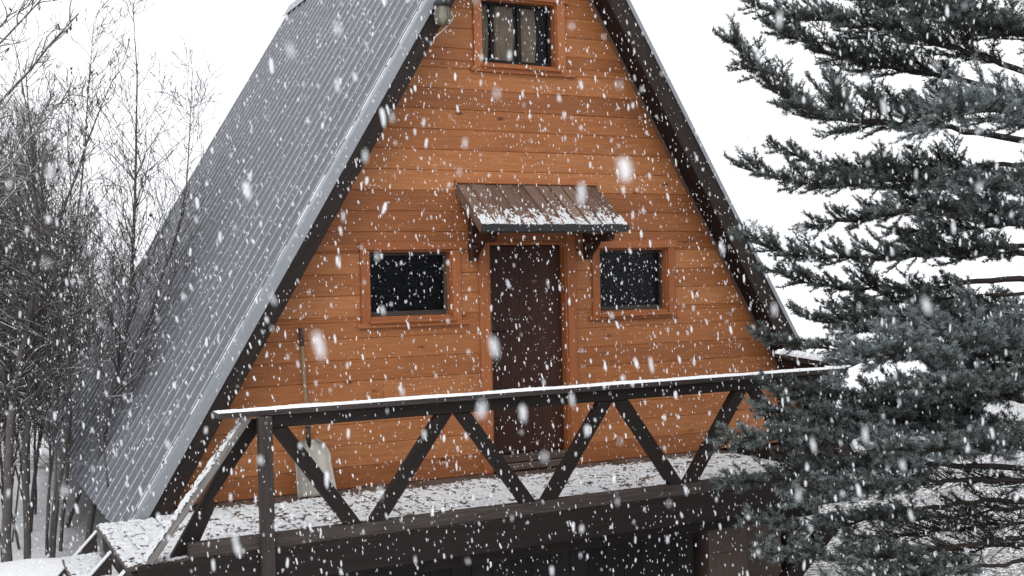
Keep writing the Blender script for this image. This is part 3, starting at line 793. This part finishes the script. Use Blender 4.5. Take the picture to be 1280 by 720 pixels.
def leaves(rg, ends, cnt, nm):
    """withered leaves and catkins hanging near twig ends"""
    V, F = [], []
    for i in rg.choice(len(ends), min(cnt, len(ends)), False):
        p, d = ends[i]
        for _ in range(rg.integers(1, 4)):
            a = np.array([rg.normal(0, .35), rg.normal(0, .35), rg.choice([-1., 1.])]); a /= np.linalg.norm(a)
            b_ = np.cross(a, rg.normal(0, 1, 3)); b_ /= np.linalg.norm(b_); c = np.cross(a, b_); L = rg.uniform(.035, .06); q = p + rg.normal(0, .012, 3); o = len(V)
            V += [q, q + a * L * .45 + b_ * L * .24, q + a * L * .5 + c * L * .16, q + a * L * .45 - b_ * L * .24, q + a * L * .5 - c * L * .16, q + a * L]
            F += [(o, o + 1, o + 2), (o, o + 2, o + 3), (o, o + 3, o + 4), (o, o + 4, o + 1), (o + 5, o + 2, o + 1), (o + 5, o + 3, o + 2), (o + 5, o + 4, o + 3), (o + 5, o + 1, o + 4)]
    raw('dry_leaves', np.array(V), F, [M['catkin']], nm)

# stems one can tell apart, nearest the house first
STEMS = [
    (101, -3.42, 2.55, 6.0, .032, (.20, .05), 1.0, 'dark sapling leaning right in front of the roof from beside its left eave', .22),
    (102, -3.62, 2.9, 5.2, .020, (.06, .02), .8, 'thin leaning sapling next to the stem nearest the roof eave', .25),
    (103, -3.74, 2.4, 5.4, .026, (.02, .02), 1.0, 'slim upright sapling second from the roof eave', .3),
    (104, -3.98, 2.2, 5.0, .036, (.0, .05), 1.0, 'thick mottled sapling stem right of the far left trunk', .3),
    (105, -4.16, 2.0, 4.8, .048, (-.03, .0), 1.0, 'thickest dark trunk at the far left edge above the snow bank', .3),
    (106, -3.86, 3.6, 5.6, .024, (.05, .0), 1.0, 'bare sapling rising behind the mottled stem', .15),
    (108, -3.50, 3.7, 6.0, .024, (.26, .05), .9, 'second slim sapling leaning right past the upper left roof edge', .35),
    (107, -3.35, 1.35, 3.4, .012, (.04, .0), .35, 'thin lone whip of a sapling in front of the roof edge', .5),
]
for (sd, x, y, H, r0, ln, dn, lb, fst) in STEMS:
    sapling(sd, x, y, H, r0, ln, dn, 10, lb, 'bare saplings beside the cabin', fst)
rg = np.random.default_rng(77); spots = []
while len(spots) < 34:
    y = rg.uniform(2.6, 8) if len(spots) < 24 else rg.uniform(8, 17); x = rg.uniform(-5.6, -3.72) + max(0, y - 8.5) * rg.uniform(0, .13)
    if all(math.hypot(x - a, y - b_) > .27 for a, b_ in spots): spots.append((x, y))
for i, (x, y) in enumerate(spots):
    sapling(300 + i, x, y, rg.uniform(3.4, 5.0) + .05 * y, rg.uniform(.012, .022), (rg.normal(0, .06), rg.normal(0, .05)), 1.6, 6,
            'bare grey sapling in the dense thicket left of the cabin', 'saplings of the dense thicket left of the cabin', .20)

rg = np.random.default_rng(78)
for i in range(26):
    y = rg.uniform(2.2, 7) if i % 2 else rg.uniform(2.0, 3.6); x = rg.uniform(-4.5, -3.7)
    sapling(400 + i, x, y, rg.uniform(3.0, 4.2), rg.uniform(.010, .016), (rg.normal(0, .08), rg.normal(0, .05)), 1.3, 4,
            'low twiggy sapling filling the thicket between the taller stems', 'low saplings between the taller stems', .27)

for i in range(24):
    y = rg.uniform(9.6, 18); x = rg.uniform(-3.9, -.6)
    sapling(440 + i, x, y, (6.2 - .75 * (x + 3.9)) * rg.uniform(.8, 1.1), rg.uniform(.02, .034), (rg.normal(0, .05), rg.normal(0, .05)), 1.5, 5,
            'bare sapling standing behind the back edge of the roof', 'saplings behind the cabin', .05)

# the bigger tree whose limbs reach in at the upper left
al = thing('bare_alder', 'larger bare tree reaching long leafy limbs in at the upper left', 'tree', (-5.35, -.4, float(ground_z(-5.35, -.4))))
rg = np.random.default_rng(9); z0 = al.location[2] - .1
tp = wander(rg, (-5.35, -.4, z0), (0, 0, 1), 7.2, 16, .04, .05); v, f = tubes([(tp, .085 * np.linspace(1, .2, 17))], 8); raw('trunk', v, f, [M['bark']], al, True)
paths, ends = [], []
def limb(p, q, r, sag, seed):
    p, q = np.array(p), np.array(q); t_ = np.linspace(0, 1, 10)[:, None]
    pts = p + (q - p) * t_ + np.array([0, 0, 1]) * (-sag) * 4 * t_ * (1 - t_) + rg.normal(0, .012, (10, 3)); paths.append((pts, r * np.linspace(1, .22, 10)))
    L = np.linalg.norm(q - p)
    for _ in range(int(L * 9)):
        u = rg.uniform(.2, 1); i = min(int(u * 9), 8); s_ = pts[i] + (pts[i + 1] - pts[i]) * (u * 9 - i); a = (q - p) / L
        e = rg.normal(0, 1, 3); e -= a * (a @ e); e /= np.linalg.norm(e)
        k_ = wander(rg, s_, a * .9 + e * .7, rg.uniform(.12, .5) * (1.2 - u * .5), 4, .18, .05); paths.append((k_, np.linspace(.006, .0025, 5))); ends.append((k_[-1], k_[-1] - k_[-2]))
        if rg.random() < .6:
            k2 = wander(rg, k_[2], a + rg.normal(0, .6, 3), rg.uniform(.08, .22), 3, .2, .05); paths.append((k2, np.linspace(.004, .0022, 4))); ends.append((k2[-1], k2[-1] - k2[-2]))
TZ = lambda z: tp[np.argmin(abs(tp[:, 2] - z))]
limb(TZ(2.0), at(98, 14, 9.2), .026, .10, 1)
limb(TZ(2.5), at(62, -14, 9.0), .022, .08, 2)
limb(TZ(1.5), at(96, 105, 9.6), .015, .05, 3)
limb(TZ(2.9), at(42, 2, 9.3), .013, .04, 4)
limb(TZ(1.1), at(60, 190, 9.5), .014, .0, 5)
limb(TZ(3.4), at(20, -60, 9.3), .016, .0, 6)
for k_ in range(8):
    a_ = rg.uniform(1.6, 5.2); limb(TZ(rg.uniform(1.5, 5.5)), np.array([-5.35 + 1.6 * math.cos(a_), -.4 + 1.6 * math.sin(a_), rg.uniform(3, 6.5)]), .016, .05, 9)
v, f = tubes([(p, np.maximum(r, .0024)) for p, r in paths], 4); raw('branches', v, f, [M['bark']], al, True)
leaves(rg, ends, 90, al)

# ---------------------------------------------------------------- blue spruce on the right
TRX, TRY = 2.06, -4.72
sp = thing('blue_spruce', 'large dark blue-green spruce spreading layered boughs in front of the right side', 'tree', (TRX, TRY, float(ground_z(TRX, TRY))))
zt = np.linspace(-1.7, 8.4, 24); tpts = np.stack([TRX + .03 * np.sin(zt), TRY + .03 * np.cos(zt * .8), zt], 1)
v, f = tubes([(tpts, np.linspace(.19, .012, 24))], 12); raw('trunk', v, f, [M['spruce_bark']], sp, True)

def bough(seed, pts, r0, spread, bare=.25, thick=1.0, tone=0.0, dead=False):
    rg = np.random.default_rng(seed)
    # smooth path through the given points, root first
    P_ = np.array(pts, float); s_ = np.r_[0, np.cumsum(np.linalg.norm(np.diff(P_, axis=0), axis=1))]
    L = s_[-1]; n_ = max(10, int(L / .10)); t_ = np.linspace(0, L, n_ + 1)
    Q = np.stack([np.interp(t_, s_, P_[:, k]) for k in range(3)], 1)
    for _ in range(3): Q[1:-1] = (Q[:-2] + 2 * Q[1:-1] + Q[2:]) / 4
    Q[1:-1] += rg.normal(0, .008, (n_ - 1, 3))
    paths = [(Q, r0 * np.linspace(1, .18, n_ + 1))]; shoots = []
    def at_(u): i = min(int(u * n_), n_ - 1); return Q[i] + (Q[i + 1] - Q[i]) * (u * n_ - i), (Q[i + 1] - Q[i]) / (np.linalg.norm(Q[i + 1] - Q[i]) + 1e-9)
    UP = np.array([0, 0, 1.])
    def twig(p, d, l, lev, r, t0):
        k = max(2, int(l / .06)); pt = wander(rg, p, d, l, k, .07, .05 * lev + .02)
        paths.append((pt, r * np.linspace(1, .4, k + 1)))
        for i in range(k):
            if dead and rg.random() < .85: continue
            shoots.append((pt[i], pt[i + 1], t0 - .14 + .42 * ((i + 1) / k) ** 2 + (.10 if lev == 2 else 0)))  # tone rises towards the tip: paler growth, with shade painted into the inner part
        if lev >= 2 or l < .09: return
        m_ = int(l / .031)
        for j in range(m_):
            u = .18 + .8 * (j + rg.random()) / m_; i = min(int(u * k), k - 1); q = pt[i] + (pt[i + 1] - pt[i]) * (u * k - i)
            a = pt[i + 1] - pt[i]; a /= np.linalg.norm(a); sd_ = np.cross(a, UP); sd_ /= np.linalg.norm(sd_) + 1e-9
            sg = 1 if j % 2 else -1
            twig(q, a * rg.uniform(.7, 1.0) + sg * sd_ * rg.uniform(.5, .9) + UP * rg.uniform(-.35, .6), l * rg.uniform(.25, .48) * (1.15 - .6 * u), lev + 1, r * .6, t0 + rg.uniform(-.05, .15))
    m_ = int(L * (1 - bare) / .025)
    for j in range(m_):
        u = bare + (1 - bare) * (j + rg.random()) / m_; q, a = at_(min(u, .999)); sd_ = np.cross(a, UP); sd_ /= np.linalg.norm(sd_) + 1e-9
        sg = 1 if j % 2 else -1
        prof = min(1, (u - bare) / .25 + .35) * (1.08 - .72 * ((u - bare) / (1 - bare)) ** 1.5)
        l = spread * prof * rg.uniform(.7, 1.3)
        twig(q, a * rg.uniform(.55, .95) + sg * sd_ * rg.uniform(.5, 1.0) + UP * rg.uniform(-.40, .60) * thick, l, 1, .0055, tone + rg.uniform(-.1, .1))
    q, a = at_(.985); shoots.append((q, Q[-1] + a * .05, tone + .4))
    for j in range(int(n_ * (1 - bare) * 3.0)):
        u = bare + (1 - bare) * rg.random(); q, a = at_(min(u, .99)); sd_ = np.cross(a, UP); up_ = rg.uniform(-.8, 1.0)
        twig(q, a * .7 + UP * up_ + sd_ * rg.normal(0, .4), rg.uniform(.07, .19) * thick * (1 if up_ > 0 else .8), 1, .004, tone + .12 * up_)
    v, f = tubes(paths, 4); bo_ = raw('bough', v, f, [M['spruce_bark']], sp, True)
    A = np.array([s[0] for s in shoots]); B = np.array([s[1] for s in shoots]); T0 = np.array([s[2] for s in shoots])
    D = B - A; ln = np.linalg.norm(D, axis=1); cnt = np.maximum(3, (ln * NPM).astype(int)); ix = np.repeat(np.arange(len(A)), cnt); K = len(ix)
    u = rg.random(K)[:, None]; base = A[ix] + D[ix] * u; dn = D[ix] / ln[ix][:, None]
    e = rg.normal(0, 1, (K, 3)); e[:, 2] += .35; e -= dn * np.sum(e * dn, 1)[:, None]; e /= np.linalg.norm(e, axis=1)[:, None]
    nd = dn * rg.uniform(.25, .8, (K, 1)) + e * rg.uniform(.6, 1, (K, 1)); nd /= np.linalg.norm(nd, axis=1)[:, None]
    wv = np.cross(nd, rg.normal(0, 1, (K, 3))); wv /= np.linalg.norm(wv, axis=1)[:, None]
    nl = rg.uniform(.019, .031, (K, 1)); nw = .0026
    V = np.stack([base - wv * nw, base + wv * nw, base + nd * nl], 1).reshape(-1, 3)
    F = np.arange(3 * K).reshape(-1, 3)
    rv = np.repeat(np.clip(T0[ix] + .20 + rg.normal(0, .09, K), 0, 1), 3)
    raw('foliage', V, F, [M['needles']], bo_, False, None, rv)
    return K
NPM = 560
TRUNKD = 7.62
def hb(seed, path, r0, spread, **k):
    """bough from pixel waypoints (px, py, depth), tip first; the root goes to the trunk"""
    pts = [at(*q) for q in path][::-1]; zr = pts[0][2] + (pts[0][2] - pts[1][2]) * .3
    return bough(seed, [np.array([TRX, TRY, zr])] + pts, r0, spread, **k)
tot = 0
HB = [
    ([(942, 6, 7.4), (985, 22, 7.4), (1080, 30, 7.5), (1200, 62, 7.55), (1290, 92, 7.6)], .026, .34, dict(bare=.22)),
    ([(960, 30, 7.8), (1010, 55, 7.8), (1090, 82, 7.75), (1200, 100, 7.7), (1290, 118, 7.6)], .024, .38, dict(bare=.34)),
    ([(918, 52, 7.0), (945, 92, 7.0), (985, 128, 7.1), (1050, 150, 7.2), (1160, 154, 7.4), (1290, 178, 7.6)], .026, .36, dict(bare=.42, thick=1.3)),
    ([(1150, 160, 6.6), (1190, 140, 6.6), (1240, 135, 6.8), (1300, 150, 7.2)], .018, .34, dict(bare=.2, tone=.28, thick=1.5)),
    ([(922, 208, 7.2), (965, 222, 7.2), (1020, 233, 7.3), (1100, 226, 7.4), (1200, 222, 7.5), (1290, 218, 7.6)], .024, .30, dict(bare=.2, thick=1.2)),
    ([(968, 184, 7.7), (1010, 208, 7.7), (1080, 214, 7.7), (1190, 208, 7.65), (1290, 205, 7.6)], .020, .26, dict(bare=.3)),
    ([(1012, 284, 7.9), (1060, 276, 7.9), (1120, 262, 7.8), (1200, 262, 7.7), (1290, 262, 7.6)], .020, .30, dict(bare=.25)),
    ([(1118, 288, 7.4), (1160, 290, 7.4), (1220, 282, 7.5), (1290, 280, 7.6)], .018, .22, dict(bare=.2)),
    ([(930, 298, 7.1), (968, 314, 7.1), (1020, 324, 7.2), (1100, 322, 7.3), (1200, 316, 7.5), (1290, 318, 7.6)], .024, .26, dict(bare=.15, thick=1.1)),
    ([(957, 337, 7.5), (1000, 352, 7.5), (1060, 362, 7.5), (1140, 366, 7.5), (1210, 352, 7.55), (1290, 350, 7.6)], .024, .24, dict(bare=.35)),
    ([(1040, 386, 7.8), (1085, 384, 7.8), (1140, 376, 7.7), (1290, 365, 7.6)], .016, .22, dict(bare=.5)),
    ([(998, 394, 7.2), (1040, 404, 7.2), (1110, 410, 7.3), (1200, 415, 7.5), (1290, 420, 7.6)], .020, .34, dict(bare=.25, thick=1.2)),
    ([(944, 416, 6.9), (985, 428, 7.0), (1040, 438, 7.1), (1150, 445, 7.4), (1290, 450, 7.6)], .020, .22, dict(bare=.2, thick=.8)),
    ([(1055, 462, 6.3), (1110, 440, 6.4), (1180, 436, 6.6), (1250, 445, 7.0), (1310, 460, 7.4)], .020, .40, dict(bare=.15, tone=.22, thick=1.5)),
    ([(1150, 392, 7.9), (1190, 400, 7.9), (1240, 402, 7.8), (1300, 405, 7.6)], .014, .2, dict(bare=.2)),
    ([(962, 488, 7.2), (1010, 498, 7.2), (1080, 500, 7.2), (1180, 495, 7.4), (1290, 500, 7.6)], .022, .34, dict(bare=.2)),
    ([(912, 548, 6.6), (955, 546, 6.7), (1010, 545, 6.8), (1100, 535, 7.1), (1200, 535, 7.4), (1290, 540, 7.6)], .026, .36, dict(bare=.2, tone=.10, thick=1.1)),
    ([(950, 515, 7.0), (1000, 520, 7.0), (1060, 525, 7.1), (1160, 525, 7.4), (1290, 530, 7.6)], .022, .34, dict(bare=.2, tone=.08)),
    ([(905, 606, 6.9), (942, 602, 6.9), (990, 598, 7.0), (1080, 585, 7.2), (1180, 580, 7.4), (1290, 585, 7.6)], .024, .30, dict(bare=.4, tone=.05)),
    ([(985, 632, 6.4), (1025, 626, 6.4), (1070, 614, 6.6), (1150, 600, 7.0), (1290, 600, 7.6)], .020, .22, dict(bare=.5, tone=.12)),
    ([(934, 652, 6.7), (975, 660, 6.7), (1020, 662, 6.8), (1090, 648, 7.0), (1190, 630, 7.3), (1290, 625, 7.6)], .020, .22, dict(bare=.5, tone=.10)),
    ([(950, 690, 6.5), (1000, 696, 6.5), (1060, 700, 6.6), (1140, 690, 7.0), (1290, 670, 7.6)], .020, .24, dict(bare=.5, tone=.06)),
    ([(1040, 735, 6.4), (1090, 730, 6.5), (1160, 716, 6.8), (1290, 700, 7.6)], .018, .26, dict(bare=.45)),
    ([(1100, 560, 6.2), (1150, 565, 6.3), (1210, 560, 6.7), (1290, 560, 7.5)], .018, .34, dict(bare=.2, tone=.10)),
    ([(1130, 490, 6.3), (1180, 485, 6.4), (1240, 490, 6.8), (1300, 500, 7.4)], .018, .36, dict(bare=.2, tone=.08)),
    ([(1110, 655, 7.2), (1170, 648, 7.3), (1230, 640, 7.4), (1290, 635, 7.6)], .014, .30, dict(bare=.2, dead=True)),
    ([(1060, 672, 7.6), (1130, 668, 7.6), (1210, 660, 7.6), (1290, 650, 7.6)], .014, .34, dict(bare=.2, dead=True)),
    ([(1150, 605, 7.9), (1200, 600, 7.8), (1290, 600, 7.6)], .014, .30, dict(bare=.2, dead=True)),
    ([(1090, 700, 7.4), (1160, 692, 7.4), (1290, 680, 7.6)], .014, .32, dict(bare=.2, dead=True)),
    ([(1190, 20, 7.2), (1230, 30, 7.3), (1300, 50, 7.6)], .016, .34, dict(bare=.1)),
    ([(1060, -8, 7.7), (1120, 6, 7.7), (1210, 20, 7.65), (1290, 40, 7.6)], .020, .36, dict(bare=.2)),
    ([(1180, 236, 6.8), (1220, 230, 6.9), (1290, 235, 7.4)], .014, .26, dict(bare=.1, tone=.15)),
    ([(1100, 265, 6.9), (1150, 262, 7.0), (1220, 262, 7.2), (1290, 270, 7.6)], .016, .26, dict(bare=.15, tone=.15)),
]
for i, (pth, r0, spd, kw) in enumerate(HB): tot += hb(500 + i, pth, r0, spd, **kw)
# boughs of the tree's other sides: away from, across and towards the viewer on the right
rg = np.random.default_rng(21)
for i in range(26):
    az = rg.uniform(-2.0, 2.35) if i % 3 else rg.uniform(.9, 2.4); z = -1.0 + 8.2 * (i + rg.random()) / 26
    if z < .9: az = rg.uniform(-1.2, .5)
    L = max(.4, 2.35 * (1 - (z + 1) / 10.2)) * rg.uniform(.75, 1.05); d = np.array([math.cos(az), math.sin(az), 0])
    p0 = np.array([TRX, TRY, z]); pts = [p0, p0 + d * L * .35 + np.array([0, 0, -.03]), p0 + d * L * .7 + np.array([0, 0, -.08]), p0 + d * L + np.array([0, 0, .05])]
    tot += bough(800 + i, pts, .022, .3, bare=.3)
print('needles', tot)

# ------------------------------------------------------------------ falling snow
rg = np.random.default_rng(31)
K = 140000
lo, hi = np.array([-8., -10.6, -1.6]), np.array([6.5, 6.0, 5.6])
P_ = rg.uniform(lo, hi, (K, 3))
inside = (P_[:, 1] > -.05) & (np.abs(P_[:, 0] - XC) < W0 * (1 - P_[:, 2] / H0) + .06)
below = (P_[:, 1] > DY0 - .02) & (P_[:, 1] < .05) & (P_[:, 0] > DX0) & (P_[:, 0] < DX1) & (P_[:, 2] < .02)
hidden = (P_[:, 1] < .02) & (P_[:, 1] > -OV - .05) & (np.abs(np.abs(P_[:, 0] - XC) - W0 * (1 - P_[:, 2] / H0)) < .3)
cpy = (P_[:, 0] > cx0) & (P_[:, 0] < cx1) & (P_[:, 1] > cy1 - .05) & (P_[:, 1] < 0) & (P_[:, 2] < cz1) & (P_[:, 2] > 1.8)
grd = P_[:, 2] < ground_z(P_[:, 0], P_[:, 1]) + .03
close = np.linalg.norm(P_ - CAM, axis=1) < 1.0
P_ = P_[~(inside | below | hidden | grd | close | cpy)]; K = len(P_)
t_ = (1 + 5 ** .5) / 2
ico = np.array([(-1, t_, 0), (1, t_, 0), (-1, -t_, 0), (1, -t_, 0), (0, -1, t_), (0, 1, t_), (0, -1, -t_), (0, 1, -t_), (t_, 0, -1), (t_, 0, 1), (-t_, 0, -1), (-t_, 0, 1)]) / math.hypot(1, t_)
icf = np.array([(0, 11, 5), (0, 5, 1), (0, 1, 7), (0, 7, 10), (0, 10, 11), (1, 5, 9), (5, 11, 4), (11, 10, 2), (10, 7, 6), (7, 1, 8), (3, 9, 4), (3, 4, 2), (3, 2, 6), (3, 6, 8), (3, 8, 9), (4, 9, 5), (2, 4, 11), (6, 2, 10), (8, 6, 7), (9, 8, 1)])
sz = np.clip(rg.lognormal(math.log(.0022), .40, K), .0011, .0065)          # half width of a flake clump
asp = rg.uniform(2.0, 4.6, K)
sh_ = ico[None] * (1 + rg.normal(0, .16, (K, 12, 1)))
ax_ = np.stack([rg.normal(.10, .12, K), rg.normal(0, .12, K), -np.ones(K)], 1); ax_ /= np.linalg.norm(ax_, axis=1)[:, None]
u_ = np.cross(ax_, np.array([0, 1., 0])); u_ /= np.linalg.norm(u_, axis=1)[:, None]; v_ = np.cross(ax_, u_)
loc = (sh_[..., 0:1] * u_[:, None] + sh_[..., 1:2] * v_[:, None]) * sz[:, None, None] + sh_[..., 2:3] * ax_[:, None] * (sz * asp)[:, None, None]
V = (P_[:, None] + loc).reshape(-1, 3); F = (icf[None] + (np.arange(K) * 12)[:, None, None]).reshape(-1, 3)
tag(raw('falling_snow', V, F, [M['flakes']], smooth=True), 'white snowflakes falling through the air in front of the cabin', 'snow', kind='stuff')
